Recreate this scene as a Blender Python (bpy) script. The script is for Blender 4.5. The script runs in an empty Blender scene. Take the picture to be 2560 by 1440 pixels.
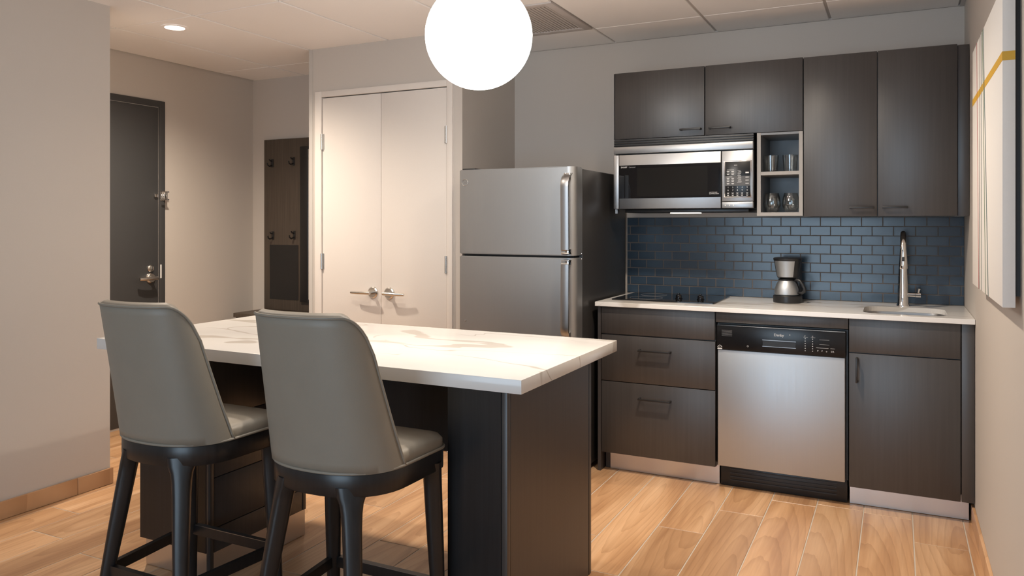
import bpy, bmesh, math, random
from mathutils import Vector, Matrix
R_ = math.radians
scene = bpy.context.scene
COL = scene.collection
random.seed(7)

# ---------------------------------------------------------------- camera
CAM = Vector((-.3073, -4.609, 1.3378)); TH = .4594; FPX = 1948.5; HY = 557.8
cam = bpy.data.cameras.new('camera'); camo = bpy.data.objects.new('camera', cam); COL.objects.link(camo)
camo.location = CAM; camo.rotation_euler = (math.pi/2, 0, TH)
cam.sensor_width = 36; cam.lens = FPX*36/2560; cam.shift_y = -(720-HY)/2560; cam.clip_start = .05
scene.camera = camo
_F = Vector((-math.sin(TH), math.cos(TH), 0)); _R = Vector((math.cos(TH), math.sin(TH), 0))
def at(u, v, ax, val):
    d = _F + _R*((u-1280)/FPX) - Vector((0, 0, 1))*((v-HY)/FPX)
    k = 'XYZ'.index(ax); return CAM + d*((val-CAM[k])/d[k])

# ---------------------------------------------------------------- world, view, large lights
H = 2.456
w = bpy.data.worlds.new('sky'); scene.world = w; w.use_nodes = True
w.node_tree.nodes['Background'].inputs[0].default_value = (.62, .78, 1, 1)
w.node_tree.nodes['Background'].inputs[1].default_value = .6
vs = scene.view_settings
vs.view_transform = 'Standard'; vs.look = 'None'; vs.gamma = 1; vs.use_curve_mapping = False
vs.exposure = 0.8
WINX0, WINX1, WINZ0, WINZ1, WINY = -2.5, -.42, .12, 2.1, -7.0
def area(name, loc, rot, sx, sy, power, col):
    l = bpy.data.lights.new(name, 'AREA'); l.shape = 'RECTANGLE'; l.size = sx; l.size_y = sy
    l.energy = power; l.color = col
    o = bpy.data.objects.new(name, l); COL.objects.link(o); o.location = loc; o.rotation_euler = rot
    return o
# daylight entering through the window in the wall behind the viewer
area('daylight', ((WINX0+WINX1)/2, WINY-.18, (WINZ0+WINZ1)/2), (R_(90), 0, 0), WINX1-WINX0, WINZ1-WINZ0, 46, (.62, .82, 1))
DOWN_COL = (1, .855, .70)
DOWNLIGHTS = [(-3.989, -1.489, 112, True), (-1.05, -1.43, 98, False), (-2.55, -1.8, 34, False)]  # the last one is an added lamp, kept just out of view

# ---------------------------------------------------------------- materials
def newmat(name):
    m = bpy.data.materials.new(name); m.use_nodes = True
    nt = m.node_tree; b = nt.nodes['Principled BSDF']
    return m, nt, b
def simple(name, col, rough=.5, metal=0, **kw):
    m, nt, b = newmat(name)
    b.inputs['Base Color'].default_value = (*col, 1); b.inputs['Roughness'].default_value = rough
    b.inputs['Metallic'].default_value = metal
    for k, v in kw.items(): b.inputs[k].default_value = v
    # a little procedural variation of the gloss
    n = nt.nodes.new('ShaderNodeTexNoise'); n.inputs['Scale'].default_value = 35
    mr = nt.nodes.new('ShaderNodeMapRange'); mr.inputs[3].default_value = rough*.93; mr.inputs[4].default_value = min(1, rough*1.07)
    tc = nt.nodes.new('ShaderNodeTexCoord')
    nt.links.new(tc.outputs['Object'], n.inputs['Vector']); nt.links.new(n.outputs['Fac'], mr.inputs[0]); nt.links.new(mr.outputs[0], b.inputs['Roughness'])
    return m
def ramp(nt, stops):
    r = nt.nodes.new('ShaderNodeValToRGB'); e = r.color_ramp.elements
    while len(e) < len(stops): e.new(.5)
    for el, (p, c) in zip(e, stops): el.position = p; el.color = (*c, 1)
    return r
def coords(nt, scale, rnd=0):
    tc = nt.nodes.new('ShaderNodeTexCoord'); mp = nt.nodes.new('ShaderNodeMapping'); mp.inputs['Scale'].default_value = scale
    nt.links.new(tc.outputs['Object'], mp.inputs['Vector'])
    if rnd:
        oi = nt.nodes.new('ShaderNodeObjectInfo'); ml = nt.nodes.new('ShaderNodeMath'); ml.operation = 'MULTIPLY'; ml.inputs[1].default_value = rnd
        nt.links.new(oi.outputs['Random'], ml.inputs[0]); cb = nt.nodes.new('ShaderNodeCombineXYZ')
        for i in range(3): nt.links.new(ml.outputs[0], cb.inputs[i])
        nt.links.new(cb.outputs[0], mp.inputs['Location'])
    return mp
def noise(nt, vec, scale=1, detail=4, rough=.5, dist=0):
    n = nt.nodes.new('ShaderNodeTexNoise'); n.inputs['Scale'].default_value = scale; n.inputs['Detail'].default_value = detail
    n.inputs['Roughness'].default_value = rough; n.inputs['Distortion'].default_value = dist
    nt.links.new(vec.outputs[0], n.inputs['Vector']); return n
def bump(nt, b, src, strength, dist=.001):
    bp = nt.nodes.new('ShaderNodeBump'); bp.inputs['Strength'].default_value = strength; bp.inputs['Distance'].default_value = dist
    nt.links.new(src, bp.inputs['Height']); nt.links.new(bp.outputs[0], b.inputs['Normal'])

def mat_paint(name, col):
    m, nt, b = newmat(name); b.inputs['Roughness'].default_value = .62
    mp = coords(nt, (1, 1, 1)); n = noise(nt, mp, 180, 3)
    c = ramp(nt, [(.3, tuple(x*.985 for x in col)), (.7, col)]); nt.links.new(n.outputs['Fac'], c.inputs[0]); nt.links.new(c.outputs[0], b.inputs['Base Color'])
    bump(nt, b, n.outputs['Fac'], .05, .0001); return m
def mat_wood(name, c0, c1, rough, rnd=30, spec=.5):
    m, nt, b = newmat(name); b.inputs['Roughness'].default_value = rough; b.inputs['Specular IOR Level'].default_value = spec
    mp = coords(nt, (90, 90, 2.2), rnd); n = noise(nt, mp, 1, 5, .6)
    c = ramp(nt, [(.35, c0), (.65, c1)]); nt.links.new(n.outputs['Fac'], c.inputs[0]); nt.links.new(c.outputs[0], b.inputs['Base Color'])
    bump(nt, b, n.outputs['Fac'], .12, .0004); return m
def mat_plank(name):
    m, nt, b = newmat(name)
    def math_(op, a, bb=None, c=None):
        n = nt.nodes.new('ShaderNodeMath'); n.operation = op
        for k, v in enumerate((a, bb, c)):
            if v is None: continue
            if isinstance(v, (int, float)): n.inputs[k].default_value = v
            else: nt.links.new(v, n.inputs[k])
        return n.outputs[0]
    oi = nt.nodes.new('ShaderNodeObjectInfo'); rnd = oi.outputs['Random']
    fr = lambda k: math_('FRACT', math_('MULTIPLY', rnd, k))
    # broad light and dark streaks along the plank
    mp = coords(nt, (8, .8, 1), 60); n1 = noise(nt, mp, 1, 3, .5, .8)
    c1 = ramp(nt, [(.28, (.36, .19, .092)), (.5, (.51, .30, .158)), (.74, (.66, .43, .255))]); nt.links.new(n1.outputs['Fac'], c1.inputs[0])
    # cathedral figure: long nested arches around a random heart
    mp2 = coords(nt, (10, .9, 1)); cb = nt.nodes.new('ShaderNodeCombineXYZ')
    nt.links.new(math_('MULTIPLY_ADD', fr(17.31), 1.8, -.9), cb.inputs[0]); nt.links.new(math_('MULTIPLY_ADD', fr(91.7), 3.2, -1.6), cb.inputs[1]); nt.links.new(cb.outputs[0], mp2.inputs['Location'])
    wv = nt.nodes.new('ShaderNodeTexWave'); wv.wave_type = 'RINGS'; wv.rings_direction = 'Z'; wv.wave_profile = 'SAW'
    wv.inputs['Scale'].default_value = 1.5; wv.inputs['Distortion'].default_value = 3.2; wv.inputs['Detail'].default_value = 3; wv.inputs['Detail Scale'].default_value = .9; wv.inputs['Detail Roughness'].default_value = .55
    nt.links.new(mp2.outputs[0], wv.inputs['Vector'])
    c2 = ramp(nt, [(.0, (1.05, 1.04, 1.03)), (.7, (.98, .965, .95)), (1, (.80, .75, .70))]); nt.links.new(wv.outputs['Fac'], c2.inputs[0])
    mx = nt.nodes.new('ShaderNodeMixRGB'); mx.blend_type = 'MULTIPLY'; mx.inputs[0].default_value = .75; nt.links.new(c1.outputs[0], mx.inputs[1]); nt.links.new(c2.outputs[0], mx.inputs[2])
    mp3 = coords(nt, (130, 3.5, 1), 60); n2 = noise(nt, mp3, 1, 4, .6)
    c3 = ramp(nt, [(.3, (.92, .91, .90)), (.7, (1.04, 1.035, 1.03))]); nt.links.new(n2.outputs['Fac'], c3.inputs[0])
    m2 = nt.nodes.new('ShaderNodeMixRGB'); m2.blend_type = 'MULTIPLY'; m2.inputs[0].default_value = 1; nt.links.new(mx.outputs[0], m2.inputs[1]); nt.links.new(c3.outputs[0], m2.inputs[2])
    hs = nt.nodes.new('ShaderNodeHueSaturation'); nt.links.new(math_('MULTIPLY_ADD', fr(7.77), .26, .87), hs.inputs['Value']); nt.links.new(m2.outputs[0], hs.inputs['Color'])
    nt.links.new(hs.outputs[0], b.inputs['Base Color']); b.inputs['Roughness'].default_value = .36
    bump(nt, b, n2.outputs['Fac'], .1, .0005); return m
def mat_quartz(name):
    m, nt, b = newmat(name); b.inputs['Roughness'].default_value = .18
    def vein(scale, rot, loc, nscale, width, soft, dist):
        mp = coords(nt, scale); mp.inputs['Rotation'].default_value = (0, 0, rot); mp.inputs['Location'].default_value = loc
        n1 = noise(nt, mp, nscale, 3, .45, dist)
        a = nt.nodes.new('ShaderNodeMath'); a.operation = 'SUBTRACT'; a.inputs[1].default_value = .5; nt.links.new(n1.outputs['Fac'], a.inputs[0])
        ab = nt.nodes.new('ShaderNodeMath'); ab.operation = 'ABSOLUTE'; nt.links.new(a.outputs[0], ab.inputs[0])
        n2 = noise(nt, mp, nscale*1.9, 2, .5)
        wd = nt.nodes.new('ShaderNodeMapRange'); wd.inputs[1].default_value = .38; wd.inputs[2].default_value = .68; wd.inputs[3].default_value = -soft; wd.inputs[4].default_value = width
        nt.links.new(n2.outputs['Fac'], wd.inputs[0])
        lt = nt.nodes.new('ShaderNodeMath'); lt.operation = 'SUBTRACT'; nt.links.new(wd.outputs[0], lt.inputs[0]); nt.links.new(ab.outputs[0], lt.inputs[1])
        mr = nt.nodes.new('ShaderNodeMapRange'); mr.inputs[1].default_value = -soft; mr.inputs[2].default_value = soft; nt.links.new(lt.outputs[0], mr.inputs[0])
        return mr
    v1 = vein((.6, 2.0, 1.2), .22, (3.3, 1.7, .4), 1.2, .030, .0035, .3)
    v2 = vein((1.0, 2.2, 1.2), -.35, (7.3, 4.1, .4), 1.2, .008, .0025, .4)
    mp3 = coords(nt, (.8, 1.4, 1)); n3 = noise(nt, mp3, 2, 3)
    cl = ramp(nt, [(.4, (.70, .685, .665)), (.65, (.75, .735, .715))]); nt.links.new(n3.outputs['Fac'], cl.inputs[0])
    src = cl.outputs[0]
    for v, k, c in ((v1, .85, (.50, .465, .42, 1)), (v2, .75, (.46, .42, .37, 1))):
        ml = nt.nodes.new('ShaderNodeMath'); ml.operation = 'MULTIPLY'; ml.inputs[1].default_value = k; nt.links.new(v.outputs[0], ml.inputs[0])
        mx = nt.nodes.new('ShaderNodeMixRGB'); mx.inputs[2].default_value = c; nt.links.new(ml.outputs[0], mx.inputs[0]); nt.links.new(src, mx.inputs[1]); src = mx.outputs[0]
    nt.links.new(src, b.inputs['Base Color']); return m
def mat_steel(name, col, rough, vertical=False):
    m, nt, b = newmat(name); b.inputs['Metallic'].default_value = 1
    b.inputs['Base Color'].default_value = (*col, 1)
    mp = coords(nt, (500, 500, 3) if vertical else (3, 3, 500)); n = noise(nt, mp, 1, 3)
    mr = nt.nodes.new('ShaderNodeMapRange'); mr.inputs[3].default_value = rough*.85; mr.inputs[4].default_value = rough*1.15
    nt.links.new(n.outputs['Fac'], mr.inputs[0]); nt.links.new(mr.outputs[0], b.inputs['Roughness'])
    bump(nt, b, n.outputs['Fac'], .03, .0003); return m
def mat_emit(name, col, s):
    m, nt, b = newmat(name); b.inputs['Base Color'].default_value = (.8, .8, .8, 1)
    b.inputs['Emission Color'].default_value = (*col, 1); b.inputs['Emission Strength'].default_value = s; return m
def mat_glass(name):
    m, nt, b = newmat(name); tr = nt.nodes.new('ShaderNodeBsdfTransparent'); tr.inputs[0].default_value = (.93, .95, .95, 1)
    gl = nt.nodes.new('ShaderNodeBsdfGlossy'); gl.inputs['Roughness'].default_value = .03
    lw = nt.nodes.new('ShaderNodeLayerWeight'); lw.inputs[0].default_value = .22
    mr = nt.nodes.new('ShaderNodeMapRange'); mr.inputs[3].default_value = .09; mr.inputs[4].default_value = .75
    nt.links.new(lw.outputs['Facing'], mr.inputs[0])
    mx = nt.nodes.new('ShaderNodeMixShader'); nt.links.new(mr.outputs[0], mx.inputs[0])
    nt.links.new(tr.outputs[0], mx.inputs[1]); nt.links.new(gl.outputs[0], mx.inputs[2]); nt.links.new(mx.outputs[0], nt.nodes['Material Output'].inputs['Surface']); return m
def mat_pane(name):
    m, nt, b = newmat(name); tr = nt.nodes.new('ShaderNodeBsdfTransparent'); gl = nt.nodes.new('ShaderNodeBsdfGlossy'); gl.inputs['Roughness'].default_value = .02
    mx = nt.nodes.new('ShaderNodeMixShader'); mx.inputs[0].default_value = .06
    nt.links.new(tr.outputs[0], mx.inputs[1]); nt.links.new(gl.outputs[0], mx.inputs[2]); nt.links.new(mx.outputs[0], nt.nodes['Material Output'].inputs['Surface']); return m
def mat_tile(name):
    m, nt, b = newmat(name)
    oi = nt.nodes.new('ShaderNodeObjectInfo'); c = ramp(nt, [(0, (.020, .036, .058)), (.5, (.026, .046, .072)), (1, (.032, .054, .082))])
    nt.links.new(oi.outputs['Random'], c.inputs[0]); nt.links.new(c.outputs[0], b.inputs['Base Color'])
    b.inputs['Roughness'].default_value = .2
    mp = coords(nt, (1, 1, 1), 20); n = noise(nt, mp, 14, 2); bump(nt, b, n.outputs['Fac'], .12, .002); return m
def mat_leather(name, col):
    m, nt, b = newmat(name); b.inputs['Roughness'].default_value = .48
    mp = coords(nt, (1, 1, 1)); v = nt.nodes.new('ShaderNodeTexVoronoi'); v.inputs['Scale'].default_value = 420; nt.links.new(mp.outputs[0], v.inputs['Vector'])
    n = noise(nt, mp, 9, 3); c = ramp(nt, [(.3, tuple(x*.94 for x in col)), (.7, col)]); nt.links.new(n.outputs['Fac'], c.inputs[0]); nt.links.new(c.outputs[0], b.inputs['Base Color'])
    bump(nt, b, v.outputs['Distance'], .15, .0006); return m

M = {}
M['paint'] = mat_paint('greige_paint', (.53, .487, .445))
M['ceil'] = mat_paint('ceiling_tile_white', (.91, .885, .87))
M['ceil_grid'] = simple('ceiling_grid_grey', (.55, .52, .50), .6)
M['white'] = mat_paint('white_door_enamel', (.70, .65, .605))
M['wood'] = mat_wood('dark_stained_laminate', (.038, .0325, .0305), (.047, .041, .0385), .40, spec=.75)
M['woodb'] = mat_wood('dark_brown_bench_wood', (.060, .045, .034), (.090, .068, .051), .5)
M['edge'] = simple('grey_shelf_edge_banding', (.30, .285, .27), .5)
M['black'] = simple('matte_black_metal', (.012, .011, .011), .42)
M['blackw'] = mat_wood('ebonised_wood', (.010, .0095, .010), (.016, .015, .016), .33)
M['bplastic'] = simple('black_plastic', (.014, .014, .015), .35)
M['dwp'] = simple('black_gloss_plastic', (.008, .008, .009), .24, 0, **{'Specular IOR Level': .35})
M['bglass'] = simple('black_glass', (.006, .006, .007), .04)
M['plank'] = mat_plank('oak_look_porcelain')
M['grout'] = simple('light_floor_grout', (.48, .42, .35), .8)
M['tgrout'] = simple('brown_wall_grout', (.13, .105, .09), .8)
M['tile'] = mat_tile('blue_glazed_tile')
M['quartz'] = mat_quartz('white_veined_quartz')
M['steel'] = mat_steel('brushed_steel', (.37, .37, .375), .38)
M['steelv'] = mat_steel('brushed_steel_door', (.50, .52, .54), .5, True)
M['fsteel'] = mat_steel('fridge_steel', (.41, .418, .425), .46, True)
M['chrome'] = simple('chrome', (.75, .74, .73), .07, 1)
M['nickel'] = simple('satin_nickel', (.62, .60, .57), .24, 1)
M['kick'] = mat_steel('aluminium_kick', (.62, .60, .59), .35)
M['fside'] = simple('fridge_side_dark_grey', (.022, .021, .021), .38)
M['door'] = simple('charcoal_door_enamel', (.047, .047, .048), .45)
M['leather'] = mat_leather('taupe_leather', (.245, .22, .18))
M['canvas'] = mat_paint('white_canvas', (.74, .72, .695))
M['ochre'] = simple('ochre_paint', (.62, .36, .035), .6)
M['red'] = simple('red_paint', (.36, .035, .035), .6)
M['dgrey'] = simple('dark_grey_paint', (.06, .05, .045), .6)
M['teal'] = simple('grey_teal_paint', (.09, .145, .135), .6)
M['green'] = simple('sage_paint', (.11, .17, .09), .6)
M['globe'] = mat_emit('opal_globe', (1, .94, .87), 9.5)
M['lens'] = mat_emit('downlight_lens', (1, .90, .76), 9)
M['hood'] = mat_emit('hood_lamp_lens', (1, .86, .68), 1.6)
M['glass'] = mat_glass('clear_glass')
M['pane'] = mat_pane('window_pane')
M['ink'] = simple('pale_print', (.62, .62, .62), .5)
M['inkd'] = simple('grey_print', (.22, .22, .23), .5)
M['vent'] = simple('vent_enamel', (.52, .48, .46), .55)
M['mirror'] = simple('mirror_silver', (.8, .8, .8), .02, 1)

# ---------------------------------------------------------------- helpers
def mesh_from(bm, name, smooth=False, auto=False):
    me = bpy.data.meshes.new(name)
    bmesh.ops.recalc_face_normals(bm, faces=bm.faces)
    bm.to_mesh(me); bm.free()
    if smooth:
        for p in me.polygons: p.use_smooth = True
        if auto:
            try: me.set_sharp_from_angle(angle=R_(auto if auto is not True else 35))
            except Exception: pass
    return me
def link(name, me, mat, parent=None, loc=None):
    """mesh in world coordinates -> object with its origin at the mesh centre"""
    if loc is None:
        xs = [v.co for v in me.vertices]
        c = Vector([(min(v[i] for v in xs)+max(v[i] for v in xs))/2 for i in range(3)])
        me.transform(Matrix.Translation(-c)); loc = c
    o = bpy.data.objects.new(name, me); COL.objects.link(o)
    if mat is not None and not me.materials: me.materials.append(mat)
    if parent is not None:
        o.parent = parent; o.location = Vector(loc) - wloc(parent)
    else: o.location = loc
    return o
def wloc(o):
    l = Vector(o.location)
    while o.parent: o = o.parent; l += Vector(o.location)
    return l
def bm_box(bm, x0, x1, y0, y1, z0, z1, bev=0, seg=2):
    r = bmesh.ops.create_cube(bm, size=1)
    for v in r['verts']:
        v.co = Vector(((x0+x1)/2+v.co.x*(x1-x0), (y0+y1)/2+v.co.y*(y1-y0), (z0+z1)/2+v.co.z*(z1-z0)))
    if bev:
        es = list({e for v in r['verts'] for e in v.link_edges})
        bmesh.ops.bevel(bm, geom=es, offset=bev, segments=seg, affect='EDGES', profile=.5)
def box(name, x0, x1, y0, y1, z0, z1, mat, parent=None, bev=0, seg=2):
    bm = bmesh.new(); bm_box(bm, x0, x1, y0, y1, z0, z1, bev, seg)
    return link(name, mesh_from(bm, name, smooth=bool(bev), auto=40), mat, parent)
def boxes(name, lst, mat, parent=None, bev=0):
    bm = bmesh.new()
    for b in lst: bm_box(bm, *b, bev)
    return link(name, mesh_from(bm, name, smooth=bool(bev), auto=40), mat, parent)
def bm_loft(bm, rings, close=True, cap=True):
    vs_ = [[bm.verts.new(p) for p in r] for r in rings]
    n = len(rings[0])
    for a, b in zip(vs_, vs_[1:]):
        for i in range(n if close else n-1):
            bm.faces.new((a[i], a[(i+1) % n], b[(i+1) % n], b[i]))
    if cap and close:
        bm.faces.new(vs_[0][::-1]); bm.faces.new(vs_[-1])
    return vs_
def bm_lathe(bm, prof, c, axis='Z', n=32, a0=0, a1=2*math.pi):
    """prof: list of (r, h); revolved about an axis through c; open ends unless r==0"""
    rings = []
    full = abs(a1-a0-2*math.pi) < 1e-6
    cnt = n if full else n+1
    for r, h in prof:
        ring = []
        for i in range(cnt):
            a = a0+(a1-a0)*i/n; x, y = r*math.cos(a), r*math.sin(a)
            p = {'Z': (x, y, h), 'Y': (x, h, y), 'X': (h, x, y)}[axis]
            ring.append(Vector(c)+Vector(p))
        rings.append(ring)
    bm_loft(bm, rings, close=full, cap=False)
    bmesh.ops.remove_doubles(bm, verts=bm.verts, dist=1e-6)
def lathe(name, prof, c, mat, parent=None, axis='Z', n=32, auto=35):
    bm = bmesh.new(); bm_lathe(bm, prof, c, axis, n)
    return link(name, mesh_from(bm, name, True, auto), mat, parent)
def bm_tube(bm, pts, rad, n=10, cap=True, closed=False):
    pts = [Vector(p) for p in pts]; k = len(pts); rings = []
    rads = rad if isinstance(rad, (list, tuple)) else [rad]*k
    up = None
    for i, p in enumerate(pts):
        if closed: t = pts[(i+1) % k]-pts[i-1]
        else: t = pts[min(i+1, k-1)]-pts[max(i-1, 0)]
        t.normalize()
        if up is None: up = t.orthogonal().normalized()
        up = (up - t*up.dot(t)).normalized(); sd = t.cross(up)
        rings.append([p+(up*math.cos(2*math.pi*j/n)+sd*math.sin(2*math.pi*j/n))*rads[i] for j in range(n)])
    if closed: rings.append(rings[0])
    bm_loft(bm, rings, True, cap and not closed)
    if closed: bmesh.ops.remove_doubles(bm, verts=bm.verts, dist=1e-6)
def tube(name, pts, rad, mat, parent=None, n=10, closed=False):
    bm = bmesh.new(); bm_tube(bm, pts, rad, n, True, closed)
    return link(name, mesh_from(bm, name, True, 50), mat, parent)
def prism(name, outline, z0, z1, mat, parent=None, bev=0):
    bm = bmesh.new(); bm_loft(bm, [[(x, y, z0) for x, y in outline], [(x, y, z1) for x, y in outline]])
    if bev: bmesh.ops.bevel(bm, geom=[e for e in bm.edges if abs(e.verts[0].co.z-e.verts[1].co.z) < 1e-6], offset=bev, segments=2, affect='EDGES')
    return link(name, mesh_from(bm, name, True, 30), mat, parent)
def rrect(x0, x1, y0, y1, r, n=6):
    out = []
    for cx, cy, a in ((x1-r, y1-r, 0), (x0+r, y1-r, 90), (x0+r, y0+r, 180), (x1-r, y0+r, 270)):
        for i in range(n+1):
            t = R_(a+90*i/n); out.append((cx+r*math.cos(t), cy+r*math.sin(t)))
    return out
def empty(name, loc, rz=0):
    o = bpy.data.objects.new(name, None); COL.objects.link(o); o.location = loc; o.rotation_euler = (0, 0, rz); o.empty_display_size = .1
    return o
def tag(o, label, cat, group=None):
    o['label'] = label; o['category'] = cat
    if group: o['group'] = group
    return o
def thing(name, loc, label, cat, group=None): return tag(empty(name, loc), label, cat, group)
def struct(o, label=None, cat=None):
    o['kind'] = 'structure'
    if label: o['label'] = label
    if cat: o['category'] = cat
    return o
def text(name, s, size, loc, mat, parent, align='LEFT', squash=1):
    cu = bpy.data.curves.new(name, 'FONT'); cu.body = s; cu.size = size; cu.align_x = align; cu.resolution_u = 2; cu.extrude = .0002
    t = bpy.data.objects.new(name, cu); COL.objects.link(t)
    dg = bpy.context.evaluated_depsgraph_get(); me = bpy.data.meshes.new_from_object(t.evaluated_get(dg))
    bpy.data.objects.remove(t); me.transform(Matrix.Diagonal((squash, 1, 1, 1))); me.transform(Matrix.Rotation(R_(90), 4, 'X')); me.transform(Matrix.Translation(Vector(loc)))
    me.materials.clear(); return link(name, me, mat, parent)
def bar_pull(parent, c, length, axis, out, mat='black', r=.0045):
    """square bar pull; c = centre on the door face (Y = face), protruding towards -Y"""
    x, y, z = c; h = length/2; bm = bmesh.new(); t = r
    if axis == 'X':
        bm_box(bm, x-h, x+h, y-out-t, y-out+t, z-t, z+t, .001)
        for s in (-1, 1): bm_box(bm, x+s*(h-t)-t, x+s*(h-t)+t, y-out, y+.001, z-t, z+t)
    else:
        bm_box(bm, x-t, x+t, y-out-t, y-out+t, z-h, z+h, .001)
        for s in (-1, 1): bm_box(bm, x-t, x+t, y-out, y+.001, z+s*(h-t)-t, z+s*(h-t)+t)
    return link('handle', mesh_from(bm, 'handle', True, 40), M[mat], parent)

# ---------------------------------------------------------------- room shell
XL, XE, YC, XC0, XC1, YH = -3.935, -4.826, -.69, -3.70, -2.567, -.045
YLE = -1.935   # end of the left wall
fl = struct(box('floor', XE-.1, .1, -7.1, .1, -.06, -.0016, M['grout']), 'wood-look plank tile floor with pale grout lines', 'floor')
PW, X0 = .2023, -.044
joint = {-1: -1.3, 0: -.93, 1: -1.86, 2: -.64, 3: -1.88, 4: -.922, 5: -1.236, 6: -1.78, 7: -1.455}
_pm = {}
def plank(x0, x1, y0, y1):
    g = .0024
    x0, x1, y0, y1 = x0+g, x1-g, y0+g, y1-g
    key = (round(x1-x0, 3), round(y1-y0, 3))
    if key not in _pm:
        bm = bmesh.new(); a, b = (x1-x0)/2, (y1-y0)/2; bm_box(bm, -a, a, -b, b, -.003, .003)
        es = [e for e in bm.edges if all(v.co.z > 0 for v in e.verts)]
        bmesh.ops.bevel(bm, geom=es, offset=.0012, segments=1, affect='EDGES')
        me = mesh_from(bm, 'plank'); me.materials.append(M['plank']); _pm[key] = me
    link('plank', _pm[key], None, fl, ((x0+x1)/2, (y0+y1)/2, -.003))
LP = 1.2
for k in range(-1, 25):
    xa, xb = X0-PW*(k+1), X0-PW*k
    xb = min(xb, -.001); xa = max(xa, XE+.001)
    if xb-xa < .02: continue
    j = joint.get(k, -random.uniform(.6, 1.8))
    ys = [j+LP*i for i in range(-7, 4)]
    for a, b in zip(ys, ys[1:]):
        a2, b2 = max(a, -6.99), min(b, -.01)
        if b2-a2 > .03: plank(xa, xb, a2, b2)

struct(box('wall_back', XC1-.02, .1, 0, .1, 0, H+.1, M['paint']), 'greige painted kitchen wall behind the cabinets', 'wall')
struct(box('wall_right', 0, .1, -7.1, .1, 0, H+.1, M['paint']), 'greige painted wall carrying the striped canvas', 'wall')
struct(box('wall_left', XE-.1, XL, -7.1, YLE, 0, H+.1, M['paint']), 'greige painted wall end beside the entry passage', 'wall')
struct(box('wall_entry', XE-.1, XE, YLE-.01, YH+.1, 0, H+.1, M['paint']), 'greige painted wall around the charcoal entry door', 'wall')
struct(box('wall_hall_end', XE-.1, XC0+.1, YH, YH+.1, 0, H+.1, M['paint']), 'greige painted wall behind the coat hook panel', 'wall')
CX0, CX1, CZ = -3.592, -2.668, 2.135        # closet door opening
struct(boxes('wall_closet', [(XC0, CX0-.02, YC, YC+.08, 0, H), (CX1+.02, XC1, YC, YC+.08, 0, H), (CX0-.02, CX1+.02, YC, YC+.08, CZ+.02, H),
       (XC1-.08, XC1, YC+.08, 0, 0, H), (XC0, XC0+.08, YC+.08, YH, 0, H), (CX0-.02, CX1+.02, YC+.075, YC+.08, 0, CZ+.02)], M['paint']), 'greige painted closet wall around the white double doors', 'wall')
# wall behind the viewer with its window
struct(boxes('wall_rear', [(XL, WINX0, -7.1, WINY, 0, H), (WINX1, 0, -7.1, WINY, 0, H), (WINX0, WINX1, -7.1, WINY, 0, WINZ0), (WINX0, WINX1, -7.1, WINY, WINZ1, H)], M['paint']), 'greige painted wall around the large window', 'wall')
win = struct(boxes('window_1', [(WINX0, WINX0+.05, -7.06, -7.0, WINZ0, WINZ1), (WINX1-.05, WINX1, -7.06, -7.0, WINZ0, WINZ1), (WINX0, WINX1, -7.06, -7.0, WINZ0, WINZ0+.05), (WINX0, WINX1, -7.06, -7.0, WINZ1-.05, WINZ1), ((WINX0+WINX1)/2-.02, (WINX0+WINX1)/2+.02, -7.06, -7.0, WINZ0, WINZ1)], M['black']), 'large black framed window', 'window')
for a, b in ((WINX0+.05, (WINX0+WINX1)/2-.02), ((WINX0+WINX1)/2+.02, WINX1-.05)):
    box('pane', a, b, -7.035, -7.031, WINZ0+.05, WINZ1-.05, M['pane'], win)

# ceiling with lay-in tiles
ce = struct(box('ceiling', XE-.1, .1, -7.1, .1, H+.004, H+.1, M['ceil_grid']), 'suspended ceiling of white lay-in tiles', 'ceiling')
xs = [-.022, -.637, -1.252, -1.868, -2.475, -3.09, -3.70, -4.31, XE+.004]
ys = [-.004, -.395, -1.615, -2.835, -4.055, -5.275, -6.495, -6.99]
def ctile(x0, x1, y0, y1):
    g, gy = .0075, .0035; bm = bmesh.new(); bm_box(bm, x0+g, x1-g, y0+gy, y1-gy, H-.004, H+.004)
    es = [e for e in bm.edges if all(v.co.z < H for v in e.verts)]; bmesh.ops.bevel(bm, geom=es, offset=.002, segments=1, affect='EDGES')
    link('ceiling_tile', mesh_from(bm, 'ceiling_tile'), M['ceil'], ce)
for i in range(len(xs)-1):
    for j in range(len(ys)-1):
        if i == 3 and j == 1: continue
        ctile(xs[i+1], xs[i], ys[j+1], ys[j])
ctile(xs[4], xs[3], -1.615, -1.005)
struct(boxes('trim_1', [(-.022, -.0005, -7, -.001, H-.006, H+.003), (XC1, -.022, -.012, -.0005, H-.004, H+.003)], M['ceil_grid']), 'grey metal wall angle edging the ceiling tiles', 'trim')

# baseboards of the same plank tile
bb = struct(empty('baseboard_left', (XL, -2.5, 0)), 'wood-look tile baseboard along the left wall', 'baseboard')
def bpiece(par, *b): box('baseboard_tile', *b, M['plank'], par, .0012, 1)
ysb = [YLE+.012, -2.118, -3.02, -3.92, -4.82, -5.72, -6.62, -6.98]
for a, b in zip(ysb, ysb[1:]): bpiece(bb, XL, XL+.012, b+.001, a-.001, .001, .082)
bpiece(bb, XL-.5, XL-.001, YLE, YLE+.012, .001, .082); bpiece(bb, XE+.013, XL-.503, YLE, YLE+.012, .001, .082)
bb = struct(empty('baseboard_right', (0, -2.5, 0)), 'wood-look tile baseboard along the right wall', 'baseboard')
ysb = [-.56, -1.42, -2.32, -3.22, -4.12, -5.02, -5.92, -6.98]
for a, b in zip(ysb, ysb[1:]): bpiece(bb, -.012, 0, b+.001, a-.001, .001, .078)
bb = struct(empty('baseboard_entry', (XE, -.4, 0)), 'wood-look tile baseboard beside the entry door', 'baseboard')
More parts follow.
